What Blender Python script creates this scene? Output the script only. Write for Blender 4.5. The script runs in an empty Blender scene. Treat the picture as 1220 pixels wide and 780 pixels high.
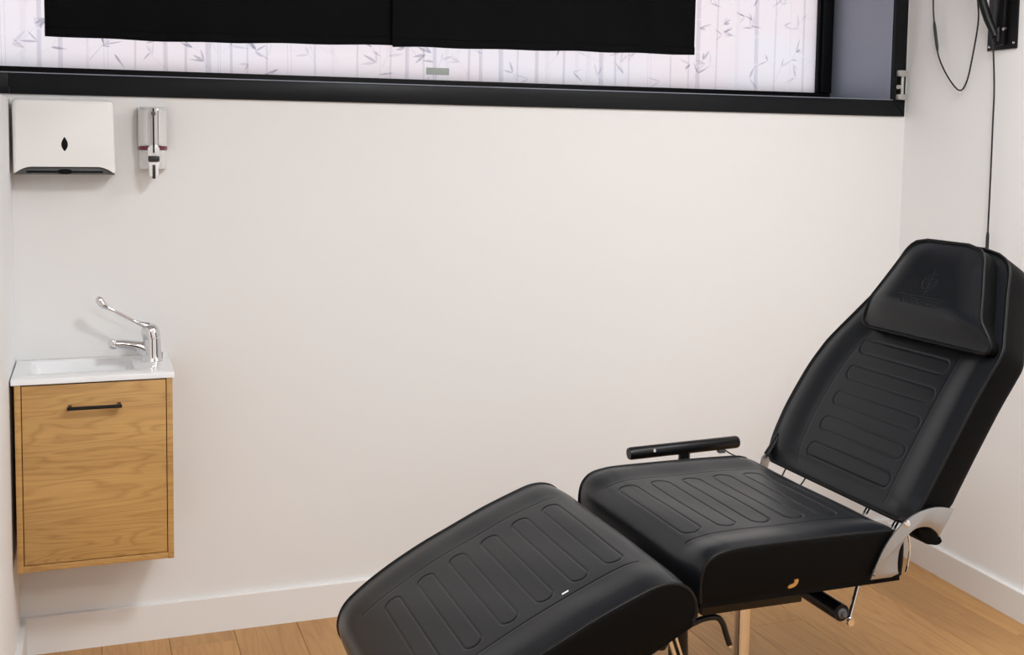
import bpy, bmesh, math, random
import numpy as np
from mathutils import Vector, Matrix

random.seed(7); rng = np.random.default_rng(7)
scene = bpy.context.scene
col = scene.collection

# ------------------------------------------------------------------ camera
CAM_H = 1.5
R = [[0.9404783012430593, -0.01401820754478871, 0.33956450749187633],
     [-0.33957167065865923, -0.07945977093412626, 0.9372178110178995],
     [0.013843604193142416, -0.9967395019062539, -0.07949037654091341]]
right = Vector((R[0][0], R[1][0], R[2][0]))
up = Vector((-R[0][1], -R[1][1], -R[2][1]))
back = Vector((-R[0][2], -R[1][2], -R[2][2]))
cam_data = bpy.data.cameras.new('camera')
cam = bpy.data.objects.new('camera', cam_data); col.objects.link(cam)
m = Matrix.Identity(4)
for i in range(3):
    m[i][0], m[i][1], m[i][2] = right[i], up[i], back[i]
m[2][3] = CAM_H
cam.matrix_world = m
cam_data.sensor_width = 36.0
cam_data.lens = 1380.0 / 1220.0 * 36.0
cam_data.shift_y = -(390.0 - 282.0) / 1220.0
cam_data.clip_start = 0.02
scene.camera = cam

# ------------------------------------------------------------------ world, lamps, exposure
SKY = 1.10
LAMP_MAIN = 50.0
LAMP_ADDED_SIDE = 14.0
LAMP_ADDED_FILL = 28.0
world = bpy.data.worlds.new('overcast_sky'); scene.world = world
world.use_nodes = True
bg = world.node_tree.nodes['Background']
bg.inputs[0].default_value = (0.97, 0.955, 1.0, 1); bg.inputs[1].default_value = SKY
scene.view_settings.view_transform = 'Standard'
scene.view_settings.look = 'None'
scene.view_settings.gamma = 1.0
scene.view_settings.exposure = 0.0
scene.view_settings.use_curve_mapping = False

# ------------------------------------------------------------------ materials
MATS = {}
def mat(name, color, rough=0.5, metal=0.0, spec=0.5, coat=0.0):
    m = bpy.data.materials.new(name); m.use_nodes = True
    b = m.node_tree.nodes['Principled BSDF']
    b.inputs['Base Color'].default_value = (*color, 1)
    b.inputs['Roughness'].default_value = rough
    b.inputs['Metallic'].default_value = metal
    b.inputs['Specular IOR Level'].default_value = spec
    b.inputs['Coat Weight'].default_value = coat
    MATS[name] = m
    return m
def nodes(m): return m.node_tree.nodes, m.node_tree.links, m.node_tree.nodes['Principled BSDF']
def add_bump(m, scale, strength, dist=0.001, detail=4, stretch=None):
    n, l, b = nodes(m)
    tc = n.new('ShaderNodeTexCoord'); mp = n.new('ShaderNodeMapping')
    if stretch: mp.inputs['Scale'].default_value = stretch
    nz = n.new('ShaderNodeTexNoise'); nz.inputs['Scale'].default_value = scale; nz.inputs['Detail'].default_value = detail
    bp = n.new('ShaderNodeBump'); bp.inputs['Strength'].default_value = strength; bp.inputs['Distance'].default_value = dist
    l.new(tc.outputs['Object'], mp.inputs[0]); l.new(mp.outputs[0], nz.inputs['Vector'])
    l.new(nz.outputs['Fac'], bp.inputs['Height']); l.new(bp.outputs[0], b.inputs['Normal'])
    return nz
def add_rough_noise(m, scale, lo, hi):
    n, l, b = nodes(m)
    nz = n.new('ShaderNodeTexNoise'); nz.inputs['Scale'].default_value = scale; nz.inputs['Detail'].default_value = 5
    tc = n.new('ShaderNodeTexCoord'); l.new(tc.outputs['Object'], nz.inputs['Vector'])
    mr = n.new('ShaderNodeMapRange'); mr.inputs[3].default_value = lo; mr.inputs[4].default_value = hi
    l.new(nz.outputs['Fac'], mr.inputs[0]); l.new(mr.outputs[0], b.inputs['Roughness'])

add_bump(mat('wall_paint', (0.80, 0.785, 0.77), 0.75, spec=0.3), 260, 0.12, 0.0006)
add_bump(mat('wall_paint_lightened', (0.90, 0.895, 0.892), 0.75, spec=0.3), 260, 0.12, 0.0006)  # wall_paint lightened to make up for dim light on the side walls
mat('ceiling_paint', (0.86, 0.86, 0.86), 0.85)
mat('skirting_paint', (0.83, 0.815, 0.80), 0.45)
mat('subfloor', (0.10, 0.06, 0.03), 0.8)
add_rough_noise(mat('anthracite', (0.006, 0.0068, 0.0082), 0.36, spec=0.16), 30, 0.30, 0.42)
add_rough_noise(mat('jamb_sheet_lit', (0.25, 0.268, 0.325), 0.36, metal=0.35, spec=0.7), 18, 0.30, 0.44)  # dark jamb metal, base colour lightened to carry the window's reflection
mat('frame_black', (0.003, 0.003, 0.0035), 0.45, spec=0.12)
mat('sticker', (0.50, 0.52, 0.47), 0.6)
mat('latch_metal', (0.50, 0.485, 0.455), 0.38, 0.5)
mat('chrome', (0.72, 0.72, 0.74), 0.06, 1.0)
add_bump(mat('brushed_steel', (0.37, 0.37, 0.37), 0.36, 1.0), 60, 0.04, 0.0004, stretch=(1, 1, 12))
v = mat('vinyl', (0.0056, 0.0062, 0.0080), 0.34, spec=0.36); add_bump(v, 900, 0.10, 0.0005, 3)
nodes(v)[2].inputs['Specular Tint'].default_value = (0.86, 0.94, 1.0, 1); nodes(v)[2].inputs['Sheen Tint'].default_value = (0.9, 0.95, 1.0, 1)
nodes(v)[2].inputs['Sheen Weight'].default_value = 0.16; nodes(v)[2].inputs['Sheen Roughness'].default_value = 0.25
v = mat('vinyl_shaded', (0.0018, 0.0017, 0.0017), 0.6, spec=0.08); add_bump(v, 900, 0.10, 0.0005, 3)  # darkened copy of vinyl, shade of the side faces put in the colour
mat('piping', (0.004, 0.004, 0.0045), 0.45, spec=0.2)
mat('black_steel', (0.004, 0.004, 0.0045), 0.36, spec=0.3)
mat('black_plastic', (0.012, 0.012, 0.013), 0.45)
mat('dark_plastic', (0.075, 0.075, 0.078), 0.4)
mat('white_plastic', (0.86, 0.85, 0.83), 0.32)
mat('grey_chrome_plastic', (0.76, 0.75, 0.74), 0.18, 0.12)
mat('burgundy', (0.16, 0.018, 0.035), 0.3)
mat('ceramic', (0.86, 0.86, 0.865), 0.12, coat=0.4)
mat('gold', (0.50, 0.28, 0.09), 0.4, 0.6)
mat('cord', (0.008, 0.008, 0.008), 0.5)
mat('paper', (0.85, 0.85, 0.83), 0.8)
c = mat('curtain_cloth', (0.0026, 0.0028, 0.0034), 0.75, spec=0.12)
add_bump(c, 1400, 0.15, 0.0004, 2)

def wood(name, axis, dark, light, ring_scale, per_object, rings=16, pores=0.6):
    m = mat(name, light, 0.42, spec=0.4); n, l, b = nodes(m)
    tc = n.new('ShaderNodeTexCoord'); add = n.new('ShaderNodeVectorMath'); add.operation = 'ADD'
    l.new(tc.outputs['Object'], add.inputs[0])
    if per_object:
        oi = n.new('ShaderNodeObjectInfo'); sc = n.new('ShaderNodeVectorMath'); sc.operation = 'SCALE'
        sc.inputs[0].default_value = (3.7, 11.3, 5.1)
        l.new(oi.outputs['Random'], sc.inputs['Scale']); l.new(sc.outputs[0], add.inputs[1])
    def mp(s):
        q = n.new('ShaderNodeMapping'); q.inputs['Scale'].default_value = s; l.new(add.outputs[0], q.inputs[0]); return q
    long = (lambda a, c: (c, a, c)) if axis == 'y' else (lambda a, c: (a, c, c))
    # growth rings: stretched noise contour lines
    q1 = mp(long(ring_scale[0], ring_scale[1])); nz = n.new('ShaderNodeTexNoise')
    nz.inputs['Scale'].default_value = 1.0; nz.inputs['Detail'].default_value = 2.5; nz.inputs['Roughness'].default_value = 0.45
    nz.inputs['Distortion'].default_value = 0.35
    l.new(q1.outputs[0], nz.inputs['Vector'])
    mu = n.new('ShaderNodeMath'); mu.operation = 'MULTIPLY'; mu.inputs[1].default_value = rings; l.new(nz.outputs['Fac'], mu.inputs[0])
    fr = n.new('ShaderNodeMath'); fr.operation = 'FRACT'; l.new(mu.outputs[0], fr.inputs[0])
    rr = n.new('ShaderNodeValToRGB'); rr.color_ramp.elements[0].position = 0.0; rr.color_ramp.elements[0].color = (0.15,)*3 + (1,)
    rr.color_ramp.elements[1].position = 1.0; rr.color_ramp.elements[1].color = (0.2,)*3 + (1,)
    e = rr.color_ramp.elements.new(0.35); e.color = (0.85,)*3 + (1,)
    e = rr.color_ramp.elements.new(0.8); e.color = (0.75,)*3 + (1,)
    l.new(fr.outputs[0], rr.inputs[0])
    # pores
    q2 = mp(long(6, 320)); n2 = n.new('ShaderNodeTexNoise'); n2.inputs['Scale'].default_value = 1; n2.inputs['Detail'].default_value = 4
    l.new(q2.outputs[0], n2.inputs['Vector'])
    # broad tone
    q3 = mp(long(1.4, 9)); n3 = n.new('ShaderNodeTexNoise'); n3.inputs['Scale'].default_value = 1; n3.inputs['Detail'].default_value = 3
    l.new(q3.outputs[0], n3.inputs['Vector'])
    def mix(a, bb, f):
        x = n.new('ShaderNodeMix'); x.data_type = 'FLOAT'; x.inputs[0].default_value = f
        l.new(a, x.inputs[2]); l.new(bb, x.inputs[3]); return x.outputs[0]
    t = mix(mix(rr.outputs[0], n2.outputs['Fac'], pores), n3.outputs['Fac'], 0.42)
    cr = n.new('ShaderNodeValToRGB'); cr.color_ramp.elements[0].position = 0.28; cr.color_ramp.elements[0].color = (*dark, 1)
    cr.color_ramp.elements[1].position = 0.66; cr.color_ramp.elements[1].color = (*light, 1)
    l.new(t, cr.inputs[0])
    out = cr.outputs[0]
    if per_object:
        hs = n.new('ShaderNodeHueSaturation'); mr = n.new('ShaderNodeMapRange')
        mr.inputs[3].default_value = 0.90; mr.inputs[4].default_value = 1.08
        l.new(oi.outputs['Random'], mr.inputs[0]); l.new(mr.outputs[0], hs.inputs['Value']); l.new(out, hs.inputs['Color']); out = hs.outputs[0]
    l.new(out, b.inputs['Base Color'])
    bp = n.new('ShaderNodeBump'); bp.inputs['Strength'].default_value = 0.12; bp.inputs['Distance'].default_value = 0.0005
    l.new(n2.outputs['Fac'], bp.inputs['Height']); l.new(bp.outputs[0], b.inputs['Normal'])
    return m
wood('floor_oak', 'y', (0.36, 0.172, 0.056), (0.545, 0.295, 0.105), (0.9, 8.0), True, 14, 0.66)
wood('cabinet_oak', 'x', (0.33, 0.165, 0.050), (0.56, 0.325, 0.112), (1.5, 12.0), False, 17, 0.58)

# window film: frosted translucent pane and its print
def translucent(name, color, noise=None):
    m = bpy.data.materials.new(name); m.use_nodes = True; n, l = m.node_tree.nodes, m.node_tree.links
    n.clear(); o = n.new('ShaderNodeOutputMaterial'); t = n.new('ShaderNodeBsdfTranslucent'); d = n.new('ShaderNodeBsdfGlossy')
    d.inputs['Roughness'].default_value = 0.4; d.inputs[0].default_value = (0.9, 0.9, 0.9, 1)
    t.inputs[0].default_value = (*color, 1)
    mx = n.new('ShaderNodeMixShader'); mx.inputs[0].default_value = 0.04
    l.new(t.outputs[0], mx.inputs[1]); l.new(d.outputs[0], mx.inputs[2]); l.new(mx.outputs[0], o.inputs[0])
    if noise:
        tc = n.new('ShaderNodeTexCoord'); mp = n.new('ShaderNodeMapping'); mp.inputs['Scale'].default_value = (1.6, 1, 2.2)
        nz = n.new('ShaderNodeTexNoise'); nz.inputs['Scale'].default_value = 1.6; nz.inputs['Detail'].default_value = 3
        cr = n.new('ShaderNodeValToRGB'); cr.color_ramp.elements[0].position = 0.40; cr.color_ramp.elements[1].position = 0.66
        cr.color_ramp.elements[0].color = (*color, 1); cr.color_ramp.elements[1].color = (*noise, 1)
        l.new(tc.outputs['Object'], mp.inputs[0]); l.new(mp.outputs[0], nz.inputs['Vector'])
        l.new(nz.outputs['Fac'], cr.inputs[0]); l.new(cr.outputs[0], t.inputs[0])
    MATS[name] = m
translucent('frosted_film', (0.85, 0.832, 0.862), (0.88, 0.80, 0.805))
def tint(name, color):
    m = bpy.data.materials.new(name); m.use_nodes = True; n, l = m.node_tree.nodes, m.node_tree.links
    n.clear(); o = n.new('ShaderNodeOutputMaterial'); t = n.new('ShaderNodeBsdfTransparent'); t.inputs[0].default_value = (*color, 1)
    l.new(t.outputs[0], o.inputs[0]); MATS[name] = m
tint('film_grey', (0.83, 0.83, 0.865))
tint('film_dark', (0.66, 0.665, 0.71))
translucent('film_light', (0.97, 0.97, 0.98))

def emit(name, color, strength):
    m = bpy.data.materials.new(name); m.use_nodes = True; n, l = m.node_tree.nodes, m.node_tree.links
    b = n['Principled BSDF']; b.inputs['Base Color'].default_value = (0.9, 0.9, 0.9, 1)
    b.inputs['Emission Color'].default_value = (*color, 1); b.inputs['Emission Strength'].default_value = strength
    MATS[name] = m
emit('lamp_diffuser', (0.98, 0.99, 1.0), 6.0)

# ------------------------------------------------------------------ geometry helpers (world coordinates)
ORG = {}
class G:
    def __init__(s): s.V = []; s.F = []
    def raw(s, V, F):
        o = len(s.V); s.V += [tuple(map(float, p)) for p in V]; s.F += [tuple(int(i) + o for i in f) for f in F]; return s
    def box(s, a, b, bev=0.0, seg=2):
        bm = bmesh.new(); bmesh.ops.create_cube(bm, size=1.0)
        for v in bm.verts:
            v.co = Vector([(a[i] + b[i]) / 2 + v.co[i] * (b[i] - a[i]) for i in range(3)])
        if bev > 0: bmesh.ops.bevel(bm, geom=bm.edges[:], offset=bev, segments=seg, affect='EDGES', profile=0.5)
        bm.verts.index_update()
        s.raw([v.co[:] for v in bm.verts], [[v.index for v in f.verts] for f in bm.faces]); bm.free(); return s
    def tube(s, pts, r, seg=10, closed=False, caps=True):
        P = [Vector(p) for p in pts]; n = len(P); rs = r if hasattr(r, '__len__') else [r] * n
        T = []
        for i in range(n):
            a = P[(i - 1) % n] if (closed or i > 0) else P[i]; b = P[(i + 1) % n] if (closed or i < n - 1) else P[i]
            T.append((b - a).normalized())
        N = T[0].orthogonal().normalized(); V = []; F = []
        for i in range(n):
            N = (N - T[i] * N.dot(T[i])).normalized(); B = T[i].cross(N)
            for k in range(seg):
                a = 2 * math.pi * k / seg; V.append(P[i] + (N * math.cos(a) + B * math.sin(a)) * rs[i])
        for i in range(n if closed else n - 1):
            j = (i + 1) % n
            for k in range(seg):
                k2 = (k + 1) % seg; F.append((i * seg + k, i * seg + k2, j * seg + k2, j * seg + k))
        if caps and not closed:
            F.append(tuple(range(seg))[::-1]); F.append(tuple((n - 1) * seg + k for k in range(seg)))
        return s.raw(V, F)
    def lathe(s, c, prof, seg=32, axis=(0, 0, 1)):
        ax = Vector(axis).normalized(); N = ax.orthogonal().normalized(); B = ax.cross(N); c = Vector(c); V = []; F = []
        for r, z in prof:
            for k in range(seg):
                a = 2 * math.pi * k / seg; V.append(c + ax * z + (N * math.cos(a) + B * math.sin(a)) * max(r, 1e-5))
        for i in range(len(prof) - 1):
            for k in range(seg):
                k2 = (k + 1) % seg; F.append((i * seg + k, i * seg + k2, (i + 1) * seg + k2, (i + 1) * seg + k))
        F.append(tuple(range(seg))[::-1]); F.append(tuple((len(prof) - 1) * seg + k for k in range(seg)))
        return s.raw(V, F)
    def prism(s, poly, y0, y1, bev=0.0):                     # poly in (x, z), extruded along y
        n = len(poly); V = [(p[0], y0, p[1]) for p in poly] + [(p[0], y1, p[1]) for p in poly]
        F = [tuple(range(n))[::-1], tuple(range(n, 2 * n))] + [(i, (i + 1) % n, (i + 1) % n + n, i + n) for i in range(n)]
        if bev <= 0: return s.raw(V, F)
        bm = bmesh.new(); vs = [bm.verts.new(v) for v in V]; fs = [bm.faces.new([vs[i] for i in f]) for f in F]
        bmesh.ops.recalc_face_normals(bm, faces=bm.faces[:])
        ed = [e for f in fs[:2] for e in f.edges]
        bmesh.ops.bevel(bm, geom=ed, offset=bev, segments=2, affect='EDGES', profile=0.5)
        bm.verts.index_update(); s.raw([v.co[:] for v in bm.verts], [[v.index for v in f.verts] for f in bm.faces]); bm.free(); return s

def root(name, loc, label, cat, group=None):
    o = bpy.data.objects.new(name, None); col.objects.link(o); o.location = loc; o.empty_display_size = 0.1
    o['label'] = label; o['category'] = cat
    if group: o['group'] = group
    ORG[o] = Vector(loc); return o
def fix_normals(me):
    bm = bmesh.new(); bm.from_mesh(me); bmesh.ops.recalc_face_normals(bm, faces=bm.faces[:]); bm.to_mesh(me); bm.free()
def obj(name, g, material, parent=None, smooth=35, org=None, label=None, cat=None, group=None, kind=None, fix=True):
    o0 = ORG[parent] if parent is not None else Vector(org if org is not None else (0, 0, 0))
    me = bpy.data.meshes.new(name)
    me.from_pydata([(p[0] - o0[0], p[1] - o0[1], p[2] - o0[2]) for p in g.V], [], g.F); me.update()
    if fix: fix_normals(me)
    me.materials.append(MATS[material])
    if smooth:
        me.polygons.foreach_set('use_smooth', [True] * len(me.polygons)); me.set_sharp_from_angle(angle=math.radians(smooth))
    o = bpy.data.objects.new(name, me); col.objects.link(o)
    if parent is not None: o.parent = parent
    else: o.location = o0
    ORG[o] = o0
    if label: o['label'] = label
    if cat: o['category'] = cat
    if group: o['group'] = group
    if kind: o['kind'] = kind
    return o
def catmull(pts, n):
    P = np.array(pts, float); A = np.vstack([2 * P[0] - P[1], P, 2 * P[-1] - P[-2]]); out = []
    for i in range(1, len(A) - 2):
        for t in np.linspace(0, 1, 40, endpoint=False):
            a, b, c, d = A[i - 1], A[i], A[i + 1], A[i + 2]
            out.append(0.5 * ((2 * b) + (-a + c) * t + (2 * a - 5 * b + 4 * c - d) * t * t + (-a + 3 * b - 3 * c + d) * t ** 3))
    out.append(P[-1]); out = np.array(out)
    L = np.concatenate([[0], np.cumsum(np.linalg.norm(np.diff(out, axis=0), axis=1))])
    u = np.linspace(0, L[-1], n)
    return np.stack([np.interp(u, L, out[:, k]) for k in range(out.shape[1])], 1), u
def sstep(x, a, b):
    t = np.clip((x - a) / (b - a), 0, 1); return t * t * (3 - 2 * t)

# ------------------------------------------------------------------ the room
WY = 3.551          # inner face of the back wall
LX = -0.215         # inner face of the low left wall
CEIL = 2.72
FARX = -1.15; BACKY = -1.6
def rx(y): return 2.822 - 0.055 * (WY - y)     # inner face of the right wall
SILL = 1.680; HEAD = 2.50; WINL = -1.05; WINR = 2.76; GY = 3.95

# floor
fl = obj('floor', G().box((FARX - 0.15, BACKY - 0.15, -0.06), (3.0, WY + 0.5, -0.014)), 'subfloor', smooth=0, kind='structure')
def plank_mesh(w, L):
    g = G(); c = 0.0012
    x0, x1, y0, y1 = 0.0004, w - 0.0004, 0.0004, L - 0.0004
    V = [(x0, y0, -0.014), (x1, y0, -0.014), (x1, y1, -0.014), (x0, y1, -0.014),
         (x0, y0, -c), (x1, y0, -c), (x1, y1, -c), (x0, y1, -c),
         (x0 + c, y0 + c, 0), (x1 - c, y0 + c, 0), (x1 - c, y1 - c, 0), (x0 + c, y1 - c, 0)]
    F = [(3, 2, 1, 0)] + [(i, (i + 1) % 4, (i + 1) % 4 + 4, i + 4) for i in range(4)] + \
        [(i + 4, (i + 1) % 4 + 4, (i + 1) % 4 + 8, i + 8) for i in range(4)] + [(8, 9, 10, 11)]
    me = bpy.data.meshes.new('plank'); me.from_pydata(V, [], F); me.materials.append(MATS['floor_oak']); return me
PW = 0.1915; PL = 1.29; pm = plank_mesh(PW, PL)
offs = [0.0, 0.52, 0.93, 0.27, 0.71, 1.08, 0.40]
for k in range(-7, 14):
    y = BACKY - 0.1 - offs[(k * 3) % 7]
    while y < WY + 0.02:
        if y + PL > BACKY:
            p = bpy.data.objects.new('plank', pm); col.objects.link(p); p.parent = fl
            p.location = (0.197 + PW * k, y, 0)
        y += PL
# walls
g = G().box((FARX - 0.15, WY, 0), (3.0, WY + 0.45, SILL - 0.04))
g.box((FARX - 0.15, WY, HEAD + 0.04), (3.0, WY + 0.45, CEIL))
g.box((WINR + 0.05, WY, SILL - 0.04), (3.0, WY + 0.45, HEAD + 0.04))
g.box((FARX - 0.15, WY, SILL - 0.04), (WINL - 0.05, WY + 0.45, HEAD + 0.04))
obj('wall_back', g, 'wall_paint', smooth=0, kind='structure')
g = G()
ya, yb = BACKY - 0.15, WY
g.raw([(rx(ya), ya, 0), (rx(yb), yb, 0), (3.0, yb, 0), (3.0, ya, 0), (rx(ya), ya, CEIL), (rx(yb), yb, CEIL), (3.0, yb, CEIL), (3.0, ya, CEIL)],
      [(0, 1, 2, 3), (4, 5, 6, 7), (0, 1, 5, 4), (1, 2, 6, 5), (2, 3, 7, 6), (3, 0, 4, 7)])
obj('wall_right', g, 'wall_paint_lightened', smooth=0, kind='structure')
obj('wall_left', G().box((LX - 0.12, 0.9, 0), (LX, WY, 1.609), 0.004), 'wall_paint_lightened', smooth=0, kind='structure')
obj('wall_far_left', G().box((FARX - 0.15, BACKY, 0), (FARX, WY, CEIL)), 'wall_paint_lightened', smooth=0, kind='structure')
obj('wall_front', G().box((FARX - 0.15, BACKY - 0.15, 0), (rx(BACKY), BACKY, CEIL)), 'wall_paint_lightened', smooth=0, kind='structure')
obj('ceiling', G().box((FARX - 0.15, BACKY - 0.15, CEIL), (3.0, WY + 0.45, CEIL + 0.1)), 'ceiling_paint', smooth=0, kind='structure')
d1 = obj('added_dark_door', G().box((-0.1, BACKY, 0.0), (0.95, BACKY + 0.04, 2.15), 0.004), 'anthracite', smooth=30, kind='structure')  # unseen dark door added behind the camera to darken chrome reflections
obj('added_door_handle', G().tube([(0.86, BACKY + 0.04, 1.05), (0.86, BACKY + 0.09, 1.05), (0.74, BACKY + 0.09, 1.05)], 0.010, 12), 'latch_metal', d1)
# baseboards (flat front, small square top ledge)
BH = 0.110; BT = 0.016
def skirt(name, p, q, nrm, BH=BH):
    prof = [(0.0, 0), (BT, 0), (BT, BH - 0.0025), (BT - 0.0025, BH), (0.0, BH)]
    V = []; F = []
    for e in (p, q):
        for d, z in prof: V.append((e[0] + nrm[0] * d, e[1] + nrm[1] * d, z))
    n = len(prof)
    F = [(i, (i + 1) % n, (i + 1) % n + n, i + n) for i in range(n)] + [tuple(range(n)), tuple(range(n, 2 * n))]
    return obj(name, G().raw(V, F), 'skirting_paint', smooth=0, kind='structure')
skirt('baseboard_back', (LX, WY), (rx(WY), WY), (0, -1))
skirt('baseboard_left', (LX, 0.9), (LX, WY - BT), (1, 0))
nr = Vector((-1, 0.055)).normalized()
skirt('baseboard_right', (rx(BACKY), BACKY), (rx(WY - BT), WY - BT), (nr[0], nr[1]), 0.097)

# window
win = bpy.data.objects.new('window_1', None); col.objects.link(win); win['kind'] = 'structure'; win.location = (0.85, WY, SILL)
ORG[win] = Vector(win.location)
TF = WY - 0.009      # face of the surround
TB = 1.622
g = G().prism([(LX - 0.0008, TB), (2.813, TB), (WINR, SILL), (LX - 0.0008, SILL)], TF, WY + 0.01, 0.0022)
obj('surround_board', g, 'anthracite', win)
g = G().prism([(WINL - 0.053, TB), (LX - 0.0022, TB), (LX - 0.0022, SILL), (WINL, SILL)], TF, WY + 0.01, 0.0022)
obj('surround_board', g, 'anthracite', win)
g = G().prism([(2.814, TB + 0.001), (2.814, HEAD + 0.058), (WINR, HEAD), (WINR, SILL + 0.0015)], TF, WY + 0.01, 0.0022)
obj('surround_board', g, 'anthracite', win)
g = G().prism([(WINL, HEAD), (WINR - 0.001, HEAD), (2.813, HEAD + 0.059), (WINL - 0.053, HEAD + 0.059)], TF, WY + 0.01, 0.0022)
obj('surround_board', g, 'anthracite', win)
obj('sill_board', G().box((WINL, WY + 0.0105, SILL - 0.03), (WINR, GY + 0.05, SILL - 0.002)).box((WINL, TF - 0.0006, SILL + 0.0003), (WINR - 0.0005, WY + 0.012, SILL + 0.0033), 0.0007), 'jamb_sheet_lit', win, smooth=0)  # paler front lip stands in for light catching the sill edge
obj('jamb_panel', G().box((WINR, WY + 0.002, SILL - 0.03), (WINR + 0.04, GY + 0.05, HEAD + 0.03)), 'jamb_sheet_lit', win, smooth=0)
obj('jamb_panel', G().box((WINL - 0.04, WY + 0.002, SILL - 0.03), (WINL, GY + 0.05, HEAD + 0.03)), 'jamb_sheet_lit', win, smooth=0)
obj('head_panel', G().box((WINL, WY + 0.002, HEAD), (WINR, GY + 0.05, HEAD + 0.03)), 'anthracite', win, smooth=0)
GX0, GX1, GZ0, GZ1 = WINL + 0.055, 2.700, 1.7205, HEAD - 0.045
obj('frame_rail', G().box((WINL, GY - 0.02, SILL - 0.001), (WINR, GY + 0.04, GZ0), 0.003), 'frame_black', win)
obj('frame_rail', G().box((WINL, GY - 0.02, GZ1), (WINR, GY + 0.04, HEAD), 0.003), 'frame_black', win)
st = obj('frame_stile', G().box((GX1 + 0.014, GY - 0.03, GZ0), (WINR - 0.001, GY + 0.04, GZ1), 0.003), 'frame_black', win)
obj('glazing_bead', G().box((GX1, GY - 0.014, GZ0), (GX1 + 0.013, GY + 0.02, GZ1), 0.002), 'anthracite', st)
obj('frame_stile', G().box((WINL, GY - 0.03, GZ0), (GX0, GY + 0.04, GZ1), 0.003), 'frame_black', win)
pane = obj('pane', G().raw([(GX0, GY, GZ0), (GX1, GY, GZ0), (GX1, GY, GZ1), (GX0, GY, GZ1)], [(0, 1, 2, 3)]), 'frosted_film', win, smooth=0,
           label='frosted pane with a bamboo pattern film')
# the printed bamboo on the film: stalks, nodes and pointed leaves
class Print:
    def __init__(s): s.g = {'film_grey': G(), 'film_dark': G(), 'film_light': G()}; s.d = {'film_light': GY - 0.0006, 'film_grey': GY - 0.0016, 'film_dark': GY - 0.0048}
    def quad(s, m, pts):
        s.d[m] -= 1.1e-6; s.g[m].raw([(x, s.d[m], z) for x, z in pts], [tuple(range(len(pts)))])
    def leaf(s, m, x, z, a, L, w):
        c, q = math.cos(a), math.sin(a); pts = []
        for t, h in ((0, 0), (0.2, 0.75), (0.45, 1), (0.75, 0.55), (1, 0), (0.75, -0.55), (0.45, -1), (0.2, -0.75)):
            u, v = t * L, h * w / 2; xx, zz = x + u * c - v * q, z + u * q + v * c
            pts.append((min(max(xx, GX0), GX1), min(max(zz, GZ0), GZ1)))
        s.quad(m, pts)
pr = Print()
x = GX0 + 0.04
r = random.Random(11)
while x < GX1 - 0.03:
    w = r.choice([0.006, 0.009, 0.014, 0.018]); lean = r.uniform(-0.012, 0.012)
    z = GZ0 + r.uniform(0, 0.05); zz0 = GZ0
    mm = r.choice(['film_grey', 'film_grey', 'film_light', 'film_dark'])
    while zz0 < GZ1 - 0.03:
        seg = r.uniform(0.10, 0.2); z1 = min(zz0 + seg, GZ1)
        xa = x + lean * (zz0 - GZ0); xb = x + lean * (z1 - GZ0)
        if mm == 'film_dark':
            for dx in (-w / 2, w / 2 - 0.002): pr.quad('film_grey', [(xa + dx, zz0), (xa + dx + 0.002, zz0), (xb + dx + 0.002, z1 - 0.004), (xb + dx, z1 - 0.004)])
            if r.random() < 0.35: pr.quad('film_dark', [(xa - w / 4, zz0), (xa + w / 4, zz0), (xb + w / 4, z1 - 0.004), (xb - w / 4, z1 - 0.004)])
        else:
            pr.quad(mm, [(xa - w / 2, zz0), (xa + w / 2, zz0), (xb + w / 2, z1 - 0.004), (xb - w / 2, z1 - 0.004)])
            if mm == 'film_grey': pr.quad('film_light', [(xa - w / 5, zz0), (xa + w / 8, zz0), (xb + w / 8, z1 - 0.004), (xb - w / 5, z1 - 0.004)])
        zz0 = z1
    for _ in range(r.randint(9, 13)):
        zz = r.uniform(GZ0 + 0.01, GZ1 - 0.02); side = r.choice((-1, 1)); b0 = r.uniform(-0.2, 1.3)
        a0 = b0 if side > 0 else math.pi - b0
        tw = r.uniform(0.02, 0.07); xs, zs = x + side * 0.004, zz
        xe, ze = xs + tw * math.cos(a0), zs + tw * math.sin(a0)
        if GX0 + 0.01 < xe < GX1 - 0.01 and ze < GZ1 - 0.01 and ze > GZ0 + 0.01:
            pr.quad('film_grey', [(xs, zs), (xs + 0.002, zs), (xe + 0.001, ze), (xe - 0.001, ze)])
            for _ in range(r.randint(2, 3)):
                pr.leaf(r.choice(['film_grey', 'film_grey', 'film_dark', 'film_light']), xe, ze, a0 + r.uniform(-1.1, 1.1), r.uniform(0.025, 0.06), r.uniform(0.005, 0.011))
    x += r.uniform(0.035, 0.095)
for mname, gg in pr.g.items():
    obj('bamboo_print', gg, mname, pane, smooth=0, fix=False)
obj('sticker', G().box((1.101, GY - 0.010, 1.7395), (1.184, GY - 0.0068, 1.7635), 0.001), 'sticker', pane)
# latch plate on the right surround board
lt = obj('latch', G().box((2.776, TF - 0.004, 1.700), (2.800, TF + 0.001, 1.776), 0.001), 'frame_black', win, label='pale metal latch bracket')
obj('lug', G().box((2.770, TF - 0.020, 1.767), (2.806, TF, 1.789), 0.0025), 'latch_metal', lt)
obj('lug', G().box((2.770, TF - 0.020, 1.682), (2.806, TF, 1.702), 0.0025), 'latch_metal', lt)
obj('pin', G().tube([(2.788, TF - 0.013, 1.700), (2.788, TF - 0.013, 1.770)], 0.006, 12), 'latch_metal', lt)
obj('knob', G().tube([(2.781, TF - 0.014, 1.728), (2.766, TF - 0.016, 1.728)], 0.0075, 12), 'latch_metal', lt)

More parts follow.
